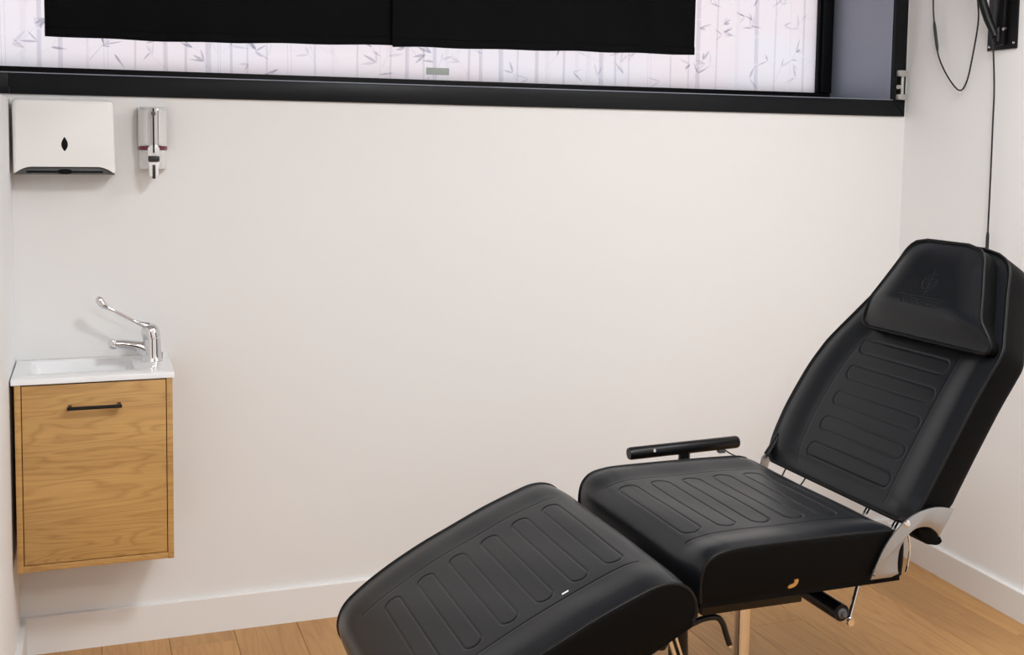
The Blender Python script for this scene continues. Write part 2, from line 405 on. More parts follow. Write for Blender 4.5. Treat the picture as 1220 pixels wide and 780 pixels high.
# ------------------------------------------------------------------ ceiling lamps (above the frame): one main, two added
def ceiling_panel(x, y, size, power, label):
    t = root('ceiling_light', (x, y, CEIL), label, 'light')
    h = size / 2
    g = G()
    for a, b in (((-h - 0.02, -h - 0.02), (h + 0.02, -h)), ((-h - 0.02, h), (h + 0.02, h + 0.02)), ((-h - 0.02, -h), (-h, h)), ((h, -h), (h + 0.02, h))):
        g.box((x + a[0], y + a[1], CEIL - 0.03), (x + b[0], y + b[1], CEIL))
    obj('frame', g, 'white_plastic', t)
    obj('diffuser', G().box((x - h, y - h, CEIL - 0.018), (x + h, y + h, CEIL - 0.010)), 'lamp_diffuser', t, smooth=0)
    L = bpy.data.lights.new('lamp', 'AREA'); L.shape = 'SQUARE'; L.size = size; L.energy = power; L.color = (0.912, 0.96, 1.0)
    o = bpy.data.objects.new('lamp', L); col.objects.link(o); o.parent = t; o.location = (0, 0, -0.034)
ceiling_panel(1.14, 0.98, 0.44, LAMP_MAIN, 'square ceiling panel light above the black treatment chair')
ceiling_panel(2.15, 1.9, 0.60, LAMP_ADDED_SIDE, 'added unseen fill panel between the treatment chair and the wall mount')  # unseen panel added to brighten the right wall
ceiling_panel(0.4, -0.80, 0.60, LAMP_ADDED_FILL, 'added unseen fill panel over the empty end of the room')  # unseen panel added behind the camera as soft fill

# ------------------------------------------------------------------ curtains in the window recess
def curtain(x0, x1, zb, label, ph, cy=3.86):
    t = root('curtain', ((x0 + x1) / 2, cy, 2.40), label, 'curtain', 'black curtains in the window recess')
    nx, nz = 120, 30; V = []; F = []; top = 2.42
    xs = np.linspace(x0, x1, nx)
    for j in range(nz):
        for i in range(nx):
            zl = np.interp(xs[i], [p[0] for p in zb], [p[1] for p in zb]) + 0.0012 * math.sin(xs[i] * 23 + ph)
            z = zl + (top - zl) * j / (nz - 1)
            k = 1 - j / (nz - 1)
            V.append((xs[i], cy + 0.006 * k * math.sin(xs[i] * 9 + ph) + 0.003 * k * math.sin(xs[i] * 31 + ph * 2), z))
    F = [(j * nx + i, j * nx + i + 1, (j + 1) * nx + i + 1, (j + 1) * nx + i) for j in range(nz - 1) for i in range(nx - 1)]
    n = len(V); V += [(a, b + 0.0025, c) for a, b, c in V]
    F += [tuple(k + n for k in f[::-1]) for f in F]
    rim = [i for i in range(nx)] + [j * nx + nx - 1 for j in range(1, nz)] + [(nz - 1) * nx + i for i in range(nx - 2, -1, -1)] + [j * nx for j in range(nz - 2, 0, -1)]
    F += [(rim[a], rim[(a + 1) % len(rim)], rim[(a + 1) % len(rim)] + n, rim[a] + n) for a in range(len(rim))]
    obj('cloth', G().raw(V, F), 'curtain_cloth', t, smooth=60)
    g = G(); hv = []
    for i in range(nx):                                       # hem: a turned-up doubled strip in front of the cloth
        a = V[i]; hv += [(a[0], a[1] - 0.0035, a[2] - 0.001), (a[0], a[1] - 0.0035, a[2] + 0.026), (a[0], a[1] - 0.0008, a[2] + 0.028), (a[0], a[1] + 0.001, a[2] - 0.001)]
    hf = [(4 * i + k, 4 * i + (k + 1) % 4, 4 * i + 4 + (k + 1) % 4, 4 * i + 4 + k) for i in range(nx - 1) for k in range(4)] + [(0, 1, 2, 3), tuple(4 * nx - 4 + k for k in range(4))]
    obj('hem', g.raw(hv, hf), 'curtain_cloth', t, smooth=40)
    return t
curtain(-0.133, 0.975, [(-0.133, 1.8125), (0.307, 1.812), (0.572, 1.820), (0.975, 1.831)], 'black curtain half hanging above the soap dispenser, tucked behind the other half', 0.4, 3.874)
curtain(0.9585, 2.112, [(0.9585, 1.8245), (1.515, 1.834), (2.112, 1.842)], 'black curtain half hanging nearer the grey window jamb, in front at the centre split', 2.0)
obj('curtain_rod', G().tube([(-0.5, 3.864, 2.428), (2.5, 3.864, 2.428)], 0.009, 12), 'black_steel', org=(1.0, 3.864, 2.428), label='black curtain rod across the top of the window recess', cat='rod')

# ------------------------------------------------------------------ wash stand
CZ = 0.867; CT = 0.0155; CF = 3.253
cab = root('sink_cabinet', (0.0, 3.40, 0.345), 'small wall-hung oak cabinet with one door under the white basin', 'cabinet')
X0, X1, ZB, ZT = -0.2025, 0.1970, 0.345, CZ - CT
PT = 0.0155; FY = 3.2565
g = G().box((X0, FY, ZB), (X0 + PT, WY, ZT), 0.0006)
obj('side_panel', g, 'cabinet_oak', cab)
obj('side_panel', G().box((X1 - PT, FY, ZB), (X1, WY, ZT), 0.0006), 'cabinet_oak', cab)
obj('bottom_panel', G().box((X0 + PT, FY + 0.001, ZB + 0.001), (X1 - PT, WY, ZB + 0.018), 0.0006), 'cabinet_oak', cab)
obj('back_panel', G().box((X0 + PT, WY - 0.012, ZB + 0.018), (X1 - PT, WY, ZT)), 'cabinet_oak', cab, smooth=0)
dr = obj('door', G().box((X0 + PT + 0.0022, FY + 0.0005, ZB + 0.0205), (X1 - PT - 0.0022, FY + 0.0175, ZT - 0.004), 0.0008), 'cabinet_oak', cab)
hz = 0.7875; hy = FY - 0.028
g = G().box((-0.073, hy - 0.004, hz - 0.0045), (0.065, hy + 0.004, hz + 0.0045), 0.0012)
for hx in (-0.066, 0.058): g.box((hx - 0.0045, hy, hz - 0.0045), (hx + 0.0045, FY + 0.001, hz + 0.0045), 0.001)
obj('handle', g, 'black_steel', dr, label='slim black bar handle')

# basin slab with a rounded rectangular bowl
def basin():
    x0, x1, y0, y1 = -0.2110, 0.2025, CF, WY - 0.001
    bx0, bx1, by0, by1 = -0.170, 0.101, 3.328, 3.512
    def rr(a0, a1, c0, c1, r, n=8):
        out = []
        for cx, cy, s in ((a1 - r, c1 - r, 0), (a0 + r, c1 - r, 1), (a0 + r, c0 + r, 2), (a1 - r, c0 + r, 3)):
            for k in range(n + 1):
                t = (s + k / n) * math.pi / 2; out.append((cx + r * math.cos(t), cy + r * math.sin(t)))
        return out
    loops = []
    def L(off, r, z): loops.append([(p[0], p[1], z) for p in rr(bx0 + off, bx1 - off, by0 + off, by1 - off, r)])
    outer = lambda o, z, r: [(p[0], p[1], z) for p in rr(x0 + o, x1 - o, y0 + o, y1 - o, r)]
    seq = [outer(0.001, CZ - CT, 0.002), outer(0, CZ - CT + 0.001, 0.003), outer(0, CZ - 0.002, 0.003), outer(0.0006, CZ - 0.0006, 0.003), outer(0.002, CZ, 0.002)]
    L(-0.004, 0.020, CZ); L(0, 0.017, CZ - 0.0008); L(0.003, 0.017, CZ - 0.004); L(0.008, 0.018, CZ - 0.035); L(0.014, 0.02, CZ - 0.046); L(0.03, 0.02, CZ - 0.052); L(0.085, 0.004, CZ - 0.055)
    seq += loops
    n = len(seq[0]); V = [p for s in seq for p in s]; F = []
    for i in range(len(seq) - 1):
        for k in range(n):
            k2 = (k + 1) % n; F.append((i * n + k, i * n + k2, (i + 1) * n + k2, (i + 1) * n + k))
    F.append(tuple((len(seq) - 1) * n + k for k in range(n)))
    g = G().raw(V, F)
    return g
bs = root('wash_basin', (0, 3.40, CZ - CT), 'flat white ceramic basin with shallow rectangular bowl on the oak cabinet', 'sink')
ob = obj('slab', basin(), 'ceramic', bs, smooth=40)
obj('drain', G().lathe((-0.035, 3.42, CZ - 0.0555), [(0.0, 0), (0.021, 0), (0.021, 0.002), (0.017, 0.0035), (0.0, 0.0035)], 24), 'chrome', bs)

# faucet
fx, fy = 0.152, 3.440
fa = root('faucet', (fx, fy, CZ), 'chrome single-lever tap with long elbow handle standing on the white basin', 'faucet')
g = G().lathe((fx, fy, CZ), [(0.0, 0), (0.0295, 0), (0.0295, 0.003), (0.0275, 0.006), (0.0268, 0.02), (0.0258, 0.045), (0.0245, 0.066), (0.0, 0.066)], 32)
obj('body', g, 'chrome', fa, smooth=40)
g = G()
sp, _ = catmull([(fx - 0.008, fy, CZ + 0.026), (fx - 0.03, fy - 0.002, CZ + 0.040), (fx - 0.065, fy - 0.005, CZ + 0.050), (fx - 0.104, fy - 0.008, CZ + 0.0555)], 16)
g.tube(sp, list(np.linspace(0.0195, 0.0112, 16)), 16)
obj('spout', g, 'chrome', fa, smooth=40)
g = G().lathe((fx - 0.105, fy - 0.008, CZ + 0.0405), [(0.0, 0), (0.0095, 0), (0.0110, 0.0015), (0.0125, 0.006), (0.0140, 0.016), (0.0115, 0.0245), (0.0, 0.0265)], 20)
obj('aerator', g, 'chrome', fa, smooth=50)
# slanted cap carrying the lever
g = G(); capax = Vector((-0.22, 0, 1)).normalized()
g.lathe((fx, fy, CZ + 0.0665), [(0.0, 0), (0.0250, 0), (0.0254, 0.014), (0.0245, 0.024), (0.021, 0.033), (0.013, 0.039), (0.0, 0.041)], 32, capax)
obj('cap', g, 'chrome', fa, smooth=50)
lp, _ = catmull([(fx - 0.008, fy, CZ + 0.101), (fx - 0.03, fy - 0.002, CZ + 0.109), (fx - 0.055, fy - 0.004, CZ + 0.121), (fx - 0.09, fy - 0.006, CZ + 0.142), (fx - 0.121, fy - 0.008, CZ + 0.160)], 24)
g = G().tube(lp, list(np.interp(np.linspace(0, 1, 24), [0, 0.15, 0.35, 0.8, 1], [0.011, 0.0075, 0.0045, 0.0042, 0.006])), 14)
lo, _ = catmull([(fx - 0.119, fy - 0.008, CZ + 0.158), (fx - 0.130, fy - 0.009, CZ + 0.167), (fx - 0.139, fy - 0.009, CZ + 0.180), (fx - 0.137, fy - 0.009, CZ + 0.190)], 12)
g.tube(lo, list(np.interp(np.linspace(0, 1, 12), [0, 0.35, 0.8, 1], [0.006, 0.0105, 0.0118, 0.007])), 14)
obj('lever', g, 'chrome', fa, smooth=50)
obj('pop_up_rod', G().tube([(fx + 0.028, fy + 0.012, CZ), (fx + 0.028, fy + 0.012, CZ + 0.022)], [0.003, 0.003], 8), 'chrome', fa)

# ------------------------------------------------------------------ paper towel dispenser
td = root('towel_dispenser', (-0.073, WY, 1.40), 'white plastic folded paper towel dispenser on the wall under the window', 'dispenser')
def rounded_poly(pts, rad, n=6):
    out = []; N = len(pts)
    for i, p in enumerate(pts):
        r = rad[i]; p = Vector(p); a = Vector(pts[i - 1]) - p; b = Vector(pts[(i + 1) % N]) - p
        if r <= 0: out.append(tuple(p)); continue
        pa = p + a.normalized() * r; pb = p + b.normalized() * r
        for k in range(n + 1):
            t = k / n; out.append(tuple((1 - t) ** 2 * pa + 2 * t * (1 - t) * p + t * t * pb))
    return out
# cover section: outline scaled along depth, front softly domed
o_out = rounded_poly([(-0.2055, 1.4045), (-0.2065, 1.607), (0.0585, 1.607), (0.0605, 1.4045)], [0, 0.016, 0.016, 0])
arch = [(0.0605, 1.4045)] + [(0.0605 - 0.045 * t, 1.4045 + 0.0165 * (1 - (1 - t) ** 2)) for t in np.linspace(0.15, 1, 8)] + \
       [(-0.1605 - 0.045 * (1 - t), 1.4045 + 0.0165 * (1 - (1 - t) ** 2)) for t in np.linspace(1, 0.15, 8)]
n_out = len(o_out)
outline = o_out + arch[1:]
cx, cz = -0.073, 1.505
V = []; F = []; layers = [(WY - 0.002, 1.0, 0), (WY - 0.085, 1.0, 0), (WY - 0.094, 0.992, 0), (WY - 0.100, 0.965, 0.001), (WY - 0.1025, 0.90, 0.002)]
for yy, s, _ in layers:
    for px_, pz_ in outline:
        zc = max(pz_, 1.4045)
        kk = s if pz_ > 1.44 else 1.0
        lowflare = -0.004 if pz_ < 1.425 and yy < WY - 0.05 else 0.0
        V.append((cx + (px_ - cx) * (s if pz_ > 1.44 else (s + 1) / 2), yy + lowflare, cz + (pz_ - cz) * kk))
n = len(outline)
for i in range(len(layers) - 1):
    for k in range(n):
        k2 = (k + 1) % n; F.append((i * n + k, i * n + k2, (i + 1) * n + k2, (i + 1) * n + k))
F.append(tuple(range(n))); F.append(tuple((len(layers) - 1) * n + k for k in range(n)))
obj('cover', G().raw(V, F), 'white_plastic', td, smooth=50)
tray = G().prism([(-0.204, 1.3995), (0.059, 1.3995), (0.036, 1.424), (-0.181, 1.424)], WY - 0.096, WY - 0.002, 0.001)
tr = obj('tray', tray, 'dark_plastic', td)
obj('slot', G().box((-0.172, WY - 0.0985, 1.4045), (0.027, WY - 0.094, 1.4095), 0.001), 'frame_black', tr)
ell = [(-0.073 + 0.0195 * math.cos(a), 1.4075 + 0.0075 * math.sin(a)) for a in np.linspace(0, 2 * math.pi, 24, endpoint=False)]
obj('finger_notch', G().prism(ell, WY - 0.0992, WY - 0.094), 'frame_black', tr)
dia = []
for t in np.linspace(0, 1, 10, endpoint=False): dia.append((-0.0725 + 0.0088 * math.sin(math.pi * t), 1.461 + 0.043 * t))
for t in np.linspace(1, 0, 10, endpoint=False): dia.append((-0.0725 - 0.0088 * math.sin(math.pi * t), 1.461 + 0.043 * t))
obj('level_window', G().prism(dia, WY - 0.1055, WY - 0.098, 0.0008), 'frame_black', td, label='dark lens-shaped level window')
obj('lock', G().lathe((-0.073, WY - 0.05, 1.6065), [(0.0, 0), (0.010, 0), (0.010, 0.0025), (0.0, 0.003)], 16), 'grey_chrome_plastic', td)

# ------------------------------------------------------------------ soap dispenser
sx = 0.1645
sd = root('soap_dispenser', (sx, WY, 1.39), 'silver grey push soap dispenser with burgundy band beside the towel dispenser', 'dispenser')
def half_round(hw, d, z0, z1, y0, top=0.006, xc=sx, x_from=-1, x_to=1, n=20):
    """vertical shell bulging from the wall, x limited to a fraction of its half width"""
    V = []; F = []; rings = [(z0, 0.94), (z0 + 0.004, 1.0), (z1 - top, 1.0), (z1 - top / 3, 0.97), (z1, 0.90)]
    us = np.linspace(x_from, x_to, n)
    for z, s in rings:
        for u in us: V.append((xc + u * hw, y0 - d * s * math.sqrt(max(0.0, 1 - 0.80 * u * u)), z))
        V.append((xc + x_to * hw, y0, z)); V.append((xc + x_from * hw, y0, z))
    k = n + 2
    for i in range(len(rings) - 1):
        for j in range(k): F.append((i * k + j, i * k + (j + 1) % k, (i + 1) * k + (j + 1) % k, (i + 1) * k + j))
    F.append(tuple(range(k))); F.append(tuple((len(rings) - 1) * k + j for j in range(k)))
    return G().raw(V, F)
Y0 = WY - 0.001
obj('back_shell', half_round(0.0405, 0.070, 1.478, 1.592, Y0), 'grey_chrome_plastic', sd)
obj('side_shell', half_round(0.0405, 0.078, 1.4815, 1.586, Y0, 0.004, x_from=-1, x_to=-0.36), 'grey_chrome_plastic', sd)
obj('side_shell', half_round(0.0405, 0.078, 1.4815, 1.586, Y0, 0.004, x_from=0.36, x_to=1), 'grey_chrome_plastic', sd)
obj('band', half_round(0.0402, 0.077, 1.470, 1.4805, Y0, 0.001, x_from=-1, x_to=-0.34), 'burgundy', sd, label='burgundy band')
obj('band', half_round(0.0402, 0.077, 1.470, 1.4805, Y0, 0.001, x_from=0.34, x_to=1), 'burgundy', sd, label='burgundy band')
g = half_round(0.0375, 0.070, 1.416, 1.470, Y0, 0.002)
obj('lower_shell', g, 'grey_chrome_plastic', sd)
obj('centre_channel', half_round(0.0125, 0.084, 1.462, 1.590, Y0, 0.004), 'grey_chrome_plastic', sd)
obj('viewing_slit', G().box((sx - 0.0022, Y0 - 0.0865, 1.462), (sx + 0.0022, Y0 - 0.078, 1.588), 0.0006), 'frame_black', sd)
obj('lock', G().lathe((sx, Y0 - 0.083, 1.5735), [(0.0, 0), (0.0065, 0), (0.0055, 0.004), (0.0, 0.0045)], 16, (0, -1, 0)), 'dark_plastic', sd)
arc = [(sx - 0.017, 1.463), (sx - 0.016, 1.475), (sx - 0.009, 1.484), (sx, 1.487), (sx + 0.009, 1.484), (sx + 0.016, 1.475), (sx + 0.017, 1.463), (sx + 0.0155, 1.44), (sx - 0.0155, 1.44)]
obj('collar', G().prism(arc, Y0 - 0.083, Y0 - 0.02, 0.002), 'grey_chrome_plastic', sd)
obj('push_lever', G().box((sx - 0.0155, Y0 - 0.094, 1.437), (sx + 0.0155, Y0 - 0.03, 1.453), 0.003), 'black_plastic', sd)
obj('nozzle_guard', G().prism([(sx - 0.0155, 1.436), (sx + 0.0155, 1.436), (sx + 0.013, 1.418), (sx + 0.0115, 1.394), (sx - 0.0115, 1.394), (sx - 0.013, 1.418)], Y0 - 0.088, Y0 - 0.03, 0.002), 'white_plastic', sd)
obj('nozzle', G().box((sx - 0.004, Y0 - 0.0905, 1.388), (sx + 0.004, Y0 - 0.06, 1.428), 0.001), 'black_plastic', sd)

# ------------------------------------------------------------------ wall mount and cables on the right wall
def onwall(y, d, z): return (rx(y) + nr[0] * d, y + nr[1] * d, z)
wm = root('wall_mount', onwall(3.045, 0.0, 1.99), 'black steel wall mount with folding arm beside the window', 'bracket')
def wallbox(y0, y1, d0, d1, z0, z1, bev=0.0015):
    g = G().box((0, 0, 0), (1, 1, 1), 0); bx = G().box((-d1, y0, z0), (-d0, y1, z1), bev)
    bx.V = [onwall(v[1], -v[0], v[2]) for v in bx.V]; return bx
pl = obj('plate', wallbox(2.973, 3.112, 0.0, 0.006, 1.829, 2.20, 0.002), 'black_steel', wm)
obj('channel', wallbox(3.018, 3.072, 0.006, 0.022, 1.842, 2.18, 0.004), 'black_steel', pl)
for yy, zz in ((2.986, 1.848), (3.1, 1.842)):
    obj('screw', G().lathe(onwall(yy, 0.006, zz), [(0.0, 0), (0.0042, 0), (0.0035, 0.002), (0.0, 0.0025)], 12, (nr[0], nr[1], 0)), 'chrome', pl)
obj('arm_bolt', G().lathe(onwall(3.012, 0.020, 1.893), [(0.0, 0), (0.006, 0), (0.006, 0.008), (0.003, 0.010), (0.0, 0.010)], 12, (nr[0], nr[1], 0)), 'chrome', wm)
g = G().tube([onwall(3.045, 0.03, 1.872), onwall(3.066, 0.045, 1.93), onwall(3.092, 0.08, 2.06), onwall(3.10, 0.11, 2.16)], [0.011, 0.0135, 0.015, 0.015], 8)
obj('arm', g, 'black_steel', wm, smooth=60)
obj('hinge', G().tube([onwall(3.045, 0.02, 1.855), onwall(3.045, 0.02, 1.90)], 0.013, 14), 'black_steel', wm)
# looping cable
def cable(name, pts, r, label, thick=()):
    P, u = catmull(pts, 90); g = G().tube(P, r, 8)
    t = root(name, tuple(P[-1]), label, 'cable')
    obj('cord', g, 'cord', t, smooth=60)
    for a, b, rr_ in thick:
        i0, i1 = int(a * 89), max(int(b * 89), int(a * 89) + 2)
        k = i1 - i0 + 1
        obj('sleeve', G().tube(P[i0:i1 + 1], list(np.interp(np.linspace(0, 1, k), [0, 0.15, 0.85, 1], [r * 1.1, rr_, rr_, r * 1.1])), 10), 'black_plastic', t, smooth=60)
D = 0.02
cable('hanging_cable', [onwall(3.395, D, 2.2), onwall(3.385, D, 2.023), onwall(3.378, D, 1.965), onwall(3.357, D, 1.876), onwall(3.340, D, 1.823), onwall(3.290, D, 1.756), onwall(3.226, D, 1.705),
      onwall(3.190, D, 1.729), onwall(3.166, D, 1.806), onwall(3.143, D, 1.929), onwall(3.134, 0.035, 2.01), onwall(3.12, 0.06, 2.12)], 0.0027,
      'thin black cable hanging in a loop on the wall beside the window', [(0.25, 0.36, 0.0055)])
cable('mains_cable', [onwall(3.060, 0.03, 1.87), onwall(3.053, 0.028, 1.827), onwall(3.050, D, 1.70), onwall(3.049, D, 1.582), onwall(3.048, D, 1.40), onwall(3.049, D, 1.182), onwall(3.049, D, 1.05)], 0.0028,
      'thin black cable dropping straight down from the wall mount behind the headrest', [(0.78, 0.87, 0.0055)])

# ------------------------------------------------------------------ the treatment chair
CY = 2.447
ch = root('treatment_chair', (1.515, CY, 0.0), 'black padded reclining treatment chair with leg rest and headrest pillow', 'chair')
STEP = 0.0019
def stadium(T, Y, t0, t1, y0, y1):
    r = (t1 - t0) / 2; c = (t0 + t1) / 2
    dy = np.maximum(np.maximum(y0 + r - Y, Y - (y1 - r)), 0); d = np.hypot(T - c, dy) - r
    return np.abs(d)
def groove(d, depth=0.0025, w=0.0021): return -depth * np.exp(-(d / w) ** 2)

def swept_cushion(name, prof, y0, y1, recess, stads, sy0, sy1, t_panel, label, edge=0.108, bulge=0.010, bottom_sag=None):
    """a cushion whose cover wraps over a side profile; flat piped side panels"""
    P0, u0 = catmull(prof, 2); _, u = catmull(prof, 400); Ltot = u[-1]
    nt = int(Ltot / STEP); ny = int((y1 - y0) / STEP)
    P, t = catmull(prof, nt)
    Tn = np.gradient(P, axis=0); Tn /= np.linalg.norm(Tn, axis=1)[:, None]
    N = np.stack([-Tn[:, 1], Tn[:, 0]], 1)                       # left of travel = outward (up) for left-to-right profiles
    ys = np.linspace(y0, y1, ny)
    T, Y = np.meshgrid(t, ys, indexing='ij')
    e = np.minimum(Y - y0, y1 - Y)
    px = np.interp(t, t, P[:, 0])
    tp0, tp1 = t_panel(P, t)
    my = sstep(e, edge - 0.085, edge); mt = sstep(T, tp0 - 0.05, tp0) * sstep(-T, -tp1 - 0.05, -tp1)
    act = sstep(T, 0.0, 0.09) * sstep(-T, -Ltot, -Ltot + 0.09)     # no bulge at the very ends
    h = bulge * np.sin(np.clip(e / edge, 0, 1) * math.pi * 0.5) ** 0.8 * (0.35 + 0.65 * act)
    h = h - (recess + bulge) * my * mt
    h += groove(np.where((T > tp0 - 0.005) & (T < tp1 + 0.005), np.abs(e - edge - 0.004), 1.0), 0.0010, 0.0022)
    ref = stads[0]
    for c, w in stads[1:]:
        tc = np.interp(c, P[:, 0], t); h += groove(stadium(T, Y, tc - w / 2, tc + w / 2, sy0, sy1))
    h += 0.0007 * np.sin(T * 31 + Y * 17) * my
    Xg = P[:, 0][:, None] + N[:, 0][:, None] * h; Zg = P[:, 1][:, None] + N[:, 1][:, None] * h
    V = np.stack([Xg, Y, Zg], -1).reshape(-1, 3)
    idx = np.arange(nt * ny).reshape(nt, ny)
    F = np.stack([idx[:-1, :-1], idx[1:, :-1], idx[1:, 1:], idx[:-1, 1:]], -1).reshape(-1, 4)
    org = ORG[ch]
    me = bpy.data.meshes.new(name)
    Vl = V - np.array(org)
    me.vertices.add(len(Vl)); me.vertices.foreach_set('co', Vl.astype(np.float32).ravel())
    me.loops.add(F.size); me.loops.foreach_set('vertex_index', F.astype(np.int32).ravel())
    me.polygons.add(len(F)); me.polygons.foreach_set('loop_start', np.arange(0, F.size, 4, dtype=np.int32))
    me.update(calc_edges=True); me.validate()
    me.polygons.foreach_set('use_smooth', [True] * len(me.polygons))
    me.materials.append(MATS['vinyl'])
    o = bpy.data.objects.new(name, me); col.objects.link(o); o.parent = ch; ORG[o] = org; o['label'] = label
    # side panels, slightly padded
    sub = P[::6] if (nt - 1) % 6 == 0 else np.vstack([P[::6], P[-1]])
    for yy, sgn in ((y0, -1), (y1, 1)):
        c = sub.mean(0); V = []; F = []; n = len(sub)
        for s, off in ((1.0, 0.0), (0.97, 0.002), (0.85, 0.004), (0.5, 0.005)):
            for p in sub: q = c + (p - c) * s; V.append((q[0], yy + sgn * off, q[1]))
        for i in range(3):
            for k in range(n): F.append((i * n + k, i * n + (k + 1) % n, (i + 1) * n + (k + 1) % n, (i + 1) * n + k))
        F.append(tuple(3 * n + k for k in range(n)))
        obj('side_panel', G().raw(V, F), 'vinyl_shaded', o, smooth=50)
        obj('piping', G().tube([(p[0], yy - sgn * 0.001, p[1]) for p in sub], 0.0046, 8), 'piping', o, smooth=60)
    a, b = P[0], P[-1]
    V = [(a[0], y0, a[1]), (b[0], y0, b[1]), (b[0], y1, b[1]), (a[0], y1, a[1])]
    V += [(p[0] - (p[0] - q) * 0, p[1], p[2] - 0.012) for p, q in zip(V, (a[0], b[0], b[0], a[0]))]
    obj('base_board', G().raw(V, [(0, 1, 2, 3), (4, 5, 6, 7), (0, 1, 5, 4), (1, 2, 6, 5), (2, 3, 7, 6), (3, 0, 4, 7)]), 'vinyl_shaded', o, smooth=0)
    return o

# seat
sp_ = [(1.207, .529), (1.206, .558), (1.208, .585), (1.216, .608), (1.236, .627), (1.27, .636), (1.32, .640), (1.5, .641), (1.66, .639), (1.698, .635), (1.716, .627), (1.7245, .609), (1.7255, .57), (1.722, .531)]
def tp_seat(P, t):
    lo = t[np.argmin(np.abs(P[:, 0] - 1.232) + 10 * (P[:, 1] < 0.615))]; hi = t[np.argmin(np.abs(P[:, 0] - 1.690) + 10 * (P[:, 1] < 0.6))]
    return lo, hi
def mono_lookup(stads): return stads
seat = swept_cushion('seat', sp_, 2.12, 2.774, 0.003, [None] + [(1.2685 + 0.091 * k, 0.050) for k in range(5)], 2.263, 2.630, tp_seat, 'flat black vinyl seat cushion', bulge=0.009)
# leg rest
lp_ = [(.618, .236), (.592, .236), (.574, .254), (.568, .290), (.583, .330), (.62, .366), (.688, .414), (.775, .464), (.864, .507), (.954, .549), (1.046, .585), (1.085, .597), (1.12, .598), (1.148, .587), (1.165, .567), (1.172, .545), (1.173, .525), (1.165, .513)]
def tp_leg(P, t):
    lo = t[np.argmin(np.abs(P[:, 0] - 0.605) + 10 * (P[:, 1] < 0.32))]; hi = t[np.argmin(np.abs(P[:, 0] - 1.098) + 10 * (P[:, 1] < 0.58))]
    return lo, hi
leg = swept_cushion('leg_rest', lp_, 2.075, 2.819, -0.003, [None] + [(1.066 - 0.9 * 0.0895 * k, 0.043) for k in range(6)], 2.240, 2.648, tp_leg, 'black vinyl leg rest sloping towards the floor', edge=0.128, bulge=0.008)

# backrest and pillow: outlines on an inclined plane
UA = np.array([1.772, 0.0, 0.681]); UU = np.array([.506, 0, .862]); UU /= np.linalg.norm(UU); UN = np.array([-UU[2], 0, UU[0]])
def bp_(s, y, o):
    s, y, o = np.broadcast_arrays(s, y, o)
    return UA + s[..., None] * UU + o[..., None] * UN + y[..., None] * np.array([0, 1.0, 0])
def plane_cushion(name, near, far, s0, s1, front, depth, hfun, label, tuck=0.012, pipe=0.0046, bottom_lift=0.0):
    ns = int((s1 - s0) / STEP); ny = int(0.64 / STEP) if name == 'backrest' else int(0.45 / STEP)
    S = s0 + (s1 - s0) * np.linspace(0, 1, ns)
    def curve(pts):
        C, _ = catmull(pts, 600); o = np.argsort(C[:, 0], kind='stable'); return np.interp(S, C[o, 0], C[o, 1])
    a, b = curve(near), curve(far)
    W = np.linspace(0, 1, ny)
    Y = a[:, None] + (b - a)[:, None] * W[None, :]; SS = np.repeat(S[:, None], ny, 1)
    e = np.minimum(Y - a[:, None], b[:, None] - Y); es = np.minimum(SS - s0, s1 - SS)
    O = front(SS) + hfun(SS, Y, e, es)
    V = bp_(SS, Y, O).reshape(-1, 3)
    idx = np.arange(ns * ny).reshape(ns, ny)
    F = np.stack([idx[:-1, :-1], idx[:-1, 1:], idx[1:, 1:], idx[1:, :-1]], -1).reshape(-1, 4)[:, ::-1]
    org = ORG[ch]; me = bpy.data.meshes.new(name)
    me.vertices.add(len(V)); me.vertices.foreach_set('co', (V - np.array(org)).astype(np.float32).ravel())
    me.loops.add(F.size); me.loops.foreach_set('vertex_index', F.astype(np.int32).ravel())
    me.polygons.add(len(F)); me.polygons.foreach_set('loop_start', np.arange(0, F.size, 4, dtype=np.int32))
    me.update(calc_edges=True); me.validate()
    me.polygons.foreach_set('use_smooth', [True] * len(me.polygons)); me.materials.append(MATS['vinyl'])
    o = bpy.data.objects.new(name, me); col.objects.link(o); o.parent = ch; ORG[o] = org; o['label'] = label
    bs_ = list(zip(SS[0, ::8], Y[0, ::8])) + list(zip(SS[::5, -1], Y[::5, -1])) + list(zip(SS[-1, ::-8], Y[-1, ::-8])) + list(zip(SS[::-5, 0], Y[::-5, 0]))
    loop = []
    for q in bs_:
        if not loop or math.hypot(q[0] - loop[-1][0], q[1] - loop[-1][1]) > 0.003: loop.append(q)
    loop = np.array(loop)
    if np.hypot(*(loop[0] - loop[-1])) < 0.003: loop = loop[:-1]
    c = np.array([loop[:, 0].mean(), (loop[:, 1].min() + loop[:, 1].max()) / 2])
    V = []; F = []; n = len(loop)
    f0 = front(loop[:, 0])
    for d, ins in ((0.0, 0.0), (0.25, -0.003), (0.75, -0.002), (0.92, 0.004), (1.0, tuck)):
        v = loop - c; L = np.linalg.norm(v, axis=1)[:, None]; q = c + v * (1 - ins / L)
        lift = bottom_lift * d * np.clip(1 - (loop[:, 0] - s0) / 0.10, 0, 1)
        V += bp_(q[:, 0] + lift, q[:, 1], f0 * (1 - d) + depth * d).tolist()
    for i in range(4):
        for k in range(n): F.append((i * n + k, i * n + (k + 1) % n, (i + 1) * n + (k + 1) % n, (i + 1) * n + k))
    F.append(tuple(4 * n + k for k in range(n)))
    obj('side_panel', G().raw(V, F), 'vinyl_shaded', o, smooth=50)
    obj('piping', G().tube(bp_(loop[:, 0], loop[:, 1], f0 + 0.0005).tolist(), pipe, 8, closed=True), 'piping', o, smooth=60)
    return o
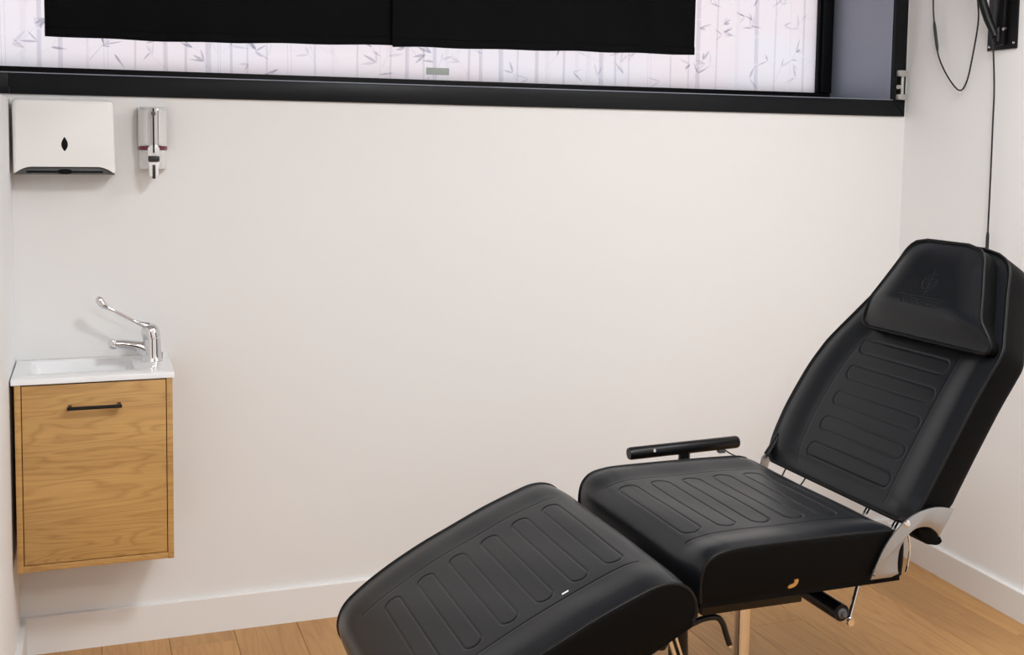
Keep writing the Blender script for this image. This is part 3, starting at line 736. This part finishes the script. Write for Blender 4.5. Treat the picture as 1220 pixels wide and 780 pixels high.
near = [(-.046, 2.165), (-.038, 2.143), (-.022, 2.128), (0, 2.121), (.1, 2.120), (.2, 2.119), (.3, 2.117), (.37, 2.112), (.41, 2.112), (.45, 2.130), (.55, 2.180), (.61, 2.208), (.638, 2.234), (.655, 2.272), (.6635, 2.325)]
far = [(-.046, 2.700), (-.036, 2.718), (-.018, 2.732), (.02, 2.745), (.06, 2.752), (.125, 2.757), (.231, 2.751), (.300, 2.736), (.343, 2.720), (.42, 2.678), (.52, 2.624), (.60, 2.588), (.632, 2.565), (.655, 2.525), (.6635, 2.475)]
def back_h(S, Y, e, es):
    bz = 0.010 * np.sin(np.clip(e / 0.11, 0, 1) * math.pi / 2) ** 0.8 * sstep(es, 0, 0.05)
    m_ = sstep(e, 0.035, 0.118) * sstep(S, -0.040, 0.0)
    h = bz - 0.0145 * m_ + groove(np.where((S > -0.02), np.abs(e - 0.122), 1.0), 0.0008, 0.0022)
    h -= 0.010 * sstep(-S, -0.03, 0.05)
    for k in range(5):
        c = 0.030 + 0.0775 * k
        h += groove(stadium(S, Y, c - 0.0195, c + 0.0195, 2.255, 2.592))
    return h
backr = plane_cushion('backrest', near, far, -.046, .6635, lambda S: 0.0 * S, -0.086, back_h, 'tapered black vinyl backrest', bottom_lift=0.075)
pnear = [(.388, 2.137), (.393, 2.126), (.402, 2.121), (.418, 2.124), (.44, 2.145), (.46, 2.162), (.52, 2.193), (.58, 2.226), (.618, 2.248), (.638, 2.275), (.6455, 2.315)]
pfar = [(.388, 2.566), (.393, 2.583), (.402, 2.592), (.418, 2.588), (.44, 2.579), (.46, 2.572), (.52, 2.553), (.58, 2.536), (.615, 2.527), (.638, 2.507), (.6455, 2.470)]
LOGO = []
def seg_(a, b): LOGO.append((a, b))
def LP(u, v): return (0.472 + v * 0.001, 2.368 - u * 0.001)        # u right (towards the viewer's side), v up, in millimetres
seg_(LP(-85, 8), LP(78, 8)); seg_(LP(-70, 1), LP(70, 1))
for i in range(14):
    u0 = -62 + i * 9.2; seg_(LP(u0, -3), LP(u0, -9)); seg_(LP(u0, -3 if i % 2 else -9), LP(u0 + 5, -3 if i % 3 else -9))
seg_(LP(0, 18), LP(0, 84)); seg_(LP(-22, 60), LP(24, 60)); seg_(LP(-10, 76), LP(12, 76)); seg_(LP(24, 60), LP(20, 40)); seg_(LP(-26, 48), LP(-14, 30))
seg_(LP(-14, 30), LP(10, 36)); seg_(LP(-8, 40), LP(14, 46)); seg_(LP(-16, 20), LP(8, 26)); seg_(LP(-22, 60), LP(-26, 48))
def pil_h(S, Y, e, es):
    q = lambda d, w: 1 - (1 - np.clip(d / w, 0, 1)) ** 2.2
    h = 0.017 * q(e, 0.10) * q(.6455 - S, 0.09) * sstep(S, .388, .45)
    for a, b in LOGO:
        m_ = (np.abs(S - a[0]) < 0.1) & (np.abs(Y - a[1]) < 0.2)
        d = np.array([b[0] - a[0], b[1] - a[1]]); L2 = d @ d
        t = np.clip(((S - a[0]) * d[0] + (Y - a[1]) * d[1]) / L2, 0, 1)
        dist = np.hypot(S - a[0] - t * d[0], Y - a[1] - t * d[1])
        h = h + groove(dist, 0.0009, 0.0019)
    return h
pil = plane_cushion('headrest_pillow', pnear, pfar, .388, .6455, lambda S: 0.054 - 0.034 * sstep(-S, -.47, -.375), -0.004, pil_h, 'raised black headrest pillow with an embossed crest and line of text', tuck=0.004)

# emblem on the seat side
em = [(1.4215, .5385), (1.4215, .5425), (1.4275, .5455), (1.4345, .5470), (1.4375, .5520), (1.4365, .5555), (1.4465, .5565), (1.4465, .5520), (1.4435, .5455), (1.4385, .5415), (1.4325, .5395), (1.4265, .5385)]
obj('emblem', G().prism(em, 2.1125, 2.1165), 'gold', seat, label='small gold emblem')

# steel side brackets linking seat and back
bo = [(1.631, .536), (1.641, .559), (1.659, .596), (1.683, .629), (1.714, .657), (1.742, .673), (1.768, .682), (1.794, .686), (1.821, .685), (1.855, .677), (1.815, .615), (1.808, .627), (1.79, .640), (1.77, .644), (1.751, .642), (1.735, .634), (1.719, .619), (1.707, .599), (1.703, .574), (1.704, .552), (1.707, .542), (1.687, .536)]
def smooth_poly(idx_lists):
    out = []
    for il in idx_lists:
        P, _ = catmull([bo[i] for i in il], 24); out += [tuple(p) for p in P[:-1]]
    return out
bo_s = smooth_poly([list(range(0, 10))]) + [bo[9], bo[10]] + smooth_poly([list(range(11, 21))]) + [bo[20], bo[21]]
ya, yb = 2.104, 2.109
b_ = obj('bracket', G().prism(bo_s, ya, yb, 0.0008), 'brushed_steel', ch, label='curved steel bracket')
obj('bolt', G().lathe((1.724, ya, .656), [(0.0, 0), (0.0085, 0), (0.0085, 0.002), (0.006, 0.0045), (0.0, 0.005)], 20, (0, -1, 0)), 'chrome', b_)
for bx_, bz_ in ((1.638, .556), (1.638, .546)):
    obj('screw', G().lathe((bx_, ya, bz_), [(0.0, 0), (0.0028, 0), (0.0022, 0.002), (0.0, 0.002)], 12, (0, -1, 0)), 'dark_plastic', b_)
obj('spacer', G().tube([(1.737, yb, .652), (1.737, yb + 0.03, .652)], 0.007, 12), 'black_steel', b_)
fb = [(1.729, .535), (1.729, .625), (1.734, .646), (1.747, .657), (1.766, .645), (1.756, .628), (1.749, .60), (1.749, .535)]
b2 = obj('bracket', G().prism(fb, 2.724, 2.729, 0.0008), 'brushed_steel', ch, label='curved steel bracket')
obj('lug', G().tube([(1.750, 2.727, .650), (1.79, 2.727, .705)], 0.010, 12), 'black_steel', b2)
# frame under the cushions
obj('pivot_pad', G().prism(rounded_poly([(1.772, .636), (1.805, .636), (1.835, .612), (1.846, .594), (1.832, .586), (1.80, .592), (1.778, .612)], [.006] * 7, 4), 2.125, 2.185, 0.004), 'vinyl_shaded', ch)
obj('underframe', G().box((1.255, 2.195, .464), (1.515, 2.68, .5185), 0.004), 'black_steel', ch)
cb = obj('crossbar', G().tube([(1.592, 2.152, .446), (1.592, 2.742, .446)], 0.0200, 18), 'black_steel', ch)
obj('end_cap', G().lathe((1.592, 2.152, .446), [(0.0, 0), (0.012, 0), (0.012, 0.004), (0.007, 0.006), (0.006, 0.014), (0.0, 0.014)], 14, (0, -1, 0)), 'dark_plastic', cb)
obj('support_arm', G().box((1.45, 2.43, .430), (1.60, 2.47, .475), 0.003), 'black_steel', ch)
rd = obj('tension_rod', G().tube([(1.600, 2.137, .436), (1.634, 2.150, .518)], 0.0042, 10), 'chrome', ch)
obj('eye', G().lathe((1.600, 2.134, .433), [(0.0, 0), (0.009, 0), (0.0095, 0.004), (0.009, 0.008), (0.0, 0.008)], 16, (0, -1, 0)), 'chrome', rd)
obj('rear_crossbar', G().tube([(1.715, 2.20, .504), (1.715, 2.70, .504)], 0.013, 14), 'black_steel', ch)
for yy in (2.352, 2.243):
    g = G().tube([(1.742, yy, .500), (1.822, yy, .622)], 0.0034, 8).tube([(1.742, yy + 0.011, .500), (1.822, yy + 0.011, .622)], 0.0034, 8)
    obj('back_rod', g, 'chrome', ch)
for pts in ([(1.735, 2.675, .55), (1.765, 2.675, .60), (1.79, 2.672, .65)], [(1.735, 2.63, .565), (1.76, 2.615, .578), (1.782, 2.60, .605), (1.80, 2.59, .65)]):
    P, _ = catmull(pts, 14); obj('wire', G().tube(P, 0.0022, 8), 'cord', ch)
P, _ = catmull([(1.865, 2.3, .585), (1.884, 2.3, .560), (1.895, 2.3, .52), (1.892, 2.3, .48), (1.886, 2.3, .455)], 20)
obj('release_wire', G().tube(P, 0.0028, 8), 'chrome', ch)
obj('back_screw', G().lathe(tuple(bp_(np.array(.215), np.array(2.17), np.array(-.085))), [(0.0, 0), (0.008, 0), (0.007, 0.008), (0.0, 0.009)], 14, tuple(-UN)), 'chrome', ch)
# pedestal
obj('column', G().lathe((1.515, CY, 0.02), [(0.0, 0), (0.0205, 0), (0.0205, 0.45), (0.0, 0.45)], 32), 'chrome', ch)
obj('column_collar', G().lathe((1.515, CY, 0.02), [(0.0, 0), (0.055, 0), (0.055, 0.05), (0.045, 0.06), (0.0, 0.06)], 28), 'black_steel', ch)
obj('floor_base', G().lathe((1.515, CY, 0.0), [(0.0, 0), (0.31, 0), (0.31, 0.012), (0.30, 0.02), (0.0, 0.024)], 48), 'black_steel', ch)
# leg rest hinge, strut, lever
obj('hinge_tube', G().tube([(1.215, 2.19, .487), (1.215, 2.70, .487)], 0.018, 16), 'black_steel', ch)
obj('leg_frame', G().raw(*(lambda b: (b.V, b.F))(G().prism([(0.70, .262), (1.20, .498), (1.23, .47), (0.72, .238)], 2.30, 2.59))), 'black_steel', ch, smooth=0)
obj('leg_post', G().tube([(1.29, 2.40, .47), (1.305, 2.40, .40), (1.318, 2.40, .10), (1.32, 2.40, .02)], [0.03, 0.024, 0.024, 0.024], 14), 'black_steel', ch)
P, _ = catmull([(1.20, 2.20, .442), (1.229, 2.20, .447), (1.262, 2.20, .456), (1.295, 2.20, .455), (1.311, 2.20, .439), (1.320, 2.20, .415), (1.330, 2.20, .388)], 30)
lv = obj('lever', G().tube(P, 0.0068, 12), 'black_steel', ch, smooth=60)
obj('tip', G().tube([(1.3296, 2.20, .389), (1.3325, 2.20, .381)], [0.0052, 0.004], 10), 'chrome', lv)
g = G().tube([(1.232, 2.33, .40), (1.268, 2.33, .30), (1.30, 2.33, .20)], 0.006, 10)
gs = obj('gas_spring', g, 'chrome', ch)
obj('rod', G().tube([(1.250, 2.33, .40), (1.285, 2.33, .30), (1.315, 2.33, .20)], 0.004, 10), 'chrome', gs)
obj('knob', G().lathe((1.21, 2.30, .352), [(0.0, 0), (0.011, 0), (0.020, 0.016), (0.018, 0.02), (0.0, 0.02)], 14), 'black_plastic', ch)
# far armrest: a T-shaped bar
ar = obj('armrest', G().tube([(1.390, 2.86, .6475), (1.396, 2.86, .6477), (1.730, 2.86, .6555), (1.736, 2.86, .6557)], [0.0155, 0.0178, 0.0178, 0.0155], 20), 'black_steel', ch, smooth=50, label='black tubular armrest bar')
obj('armrest_post', G().tube([(1.564, 2.86, .645), (1.564, 2.86, .49)], 0.0165, 16), 'black_steel', ar)
obj('armrest_bracket', G().box((1.548, 2.66, .478), (1.580, 2.876, .500), 0.003), 'black_steel', ar)
obj('screw', G().lathe((1.462, 2.8435, .655), [(0.0, 0), (0.0055, 0), (0.0045, 0.0025), (0.0, 0.003)], 14, (0, -1, 0.4)), 'chrome', ar)
P, _ = catmull([(1.69, 2.85, .637), (1.705, 2.845, .627), (1.735, 2.82, .612), (1.75, 2.80, .60)], 14)
obj('wire', G().tube(P, 0.002, 8), 'cord', ar)
obj('clip', G().box((1.672, 2.85, .628), (1.692, 2.868, .640), 0.002), 'dark_plastic', ar)
# scrap on the leg rest
sc_ = G().box((0.930, 2.2209, .5458), (0.9448, 2.2245, .5478), 0.0004)
sc_.V = [(x, y, z + 0.43 * (x - 0.9374)) for x, y, z in sc_.V]
obj('paper_scrap', sc_, 'paper', org=(0.9374, 2.2227, 0.5458), label='tiny white scrap lying on the black leg rest', cat='scrap')
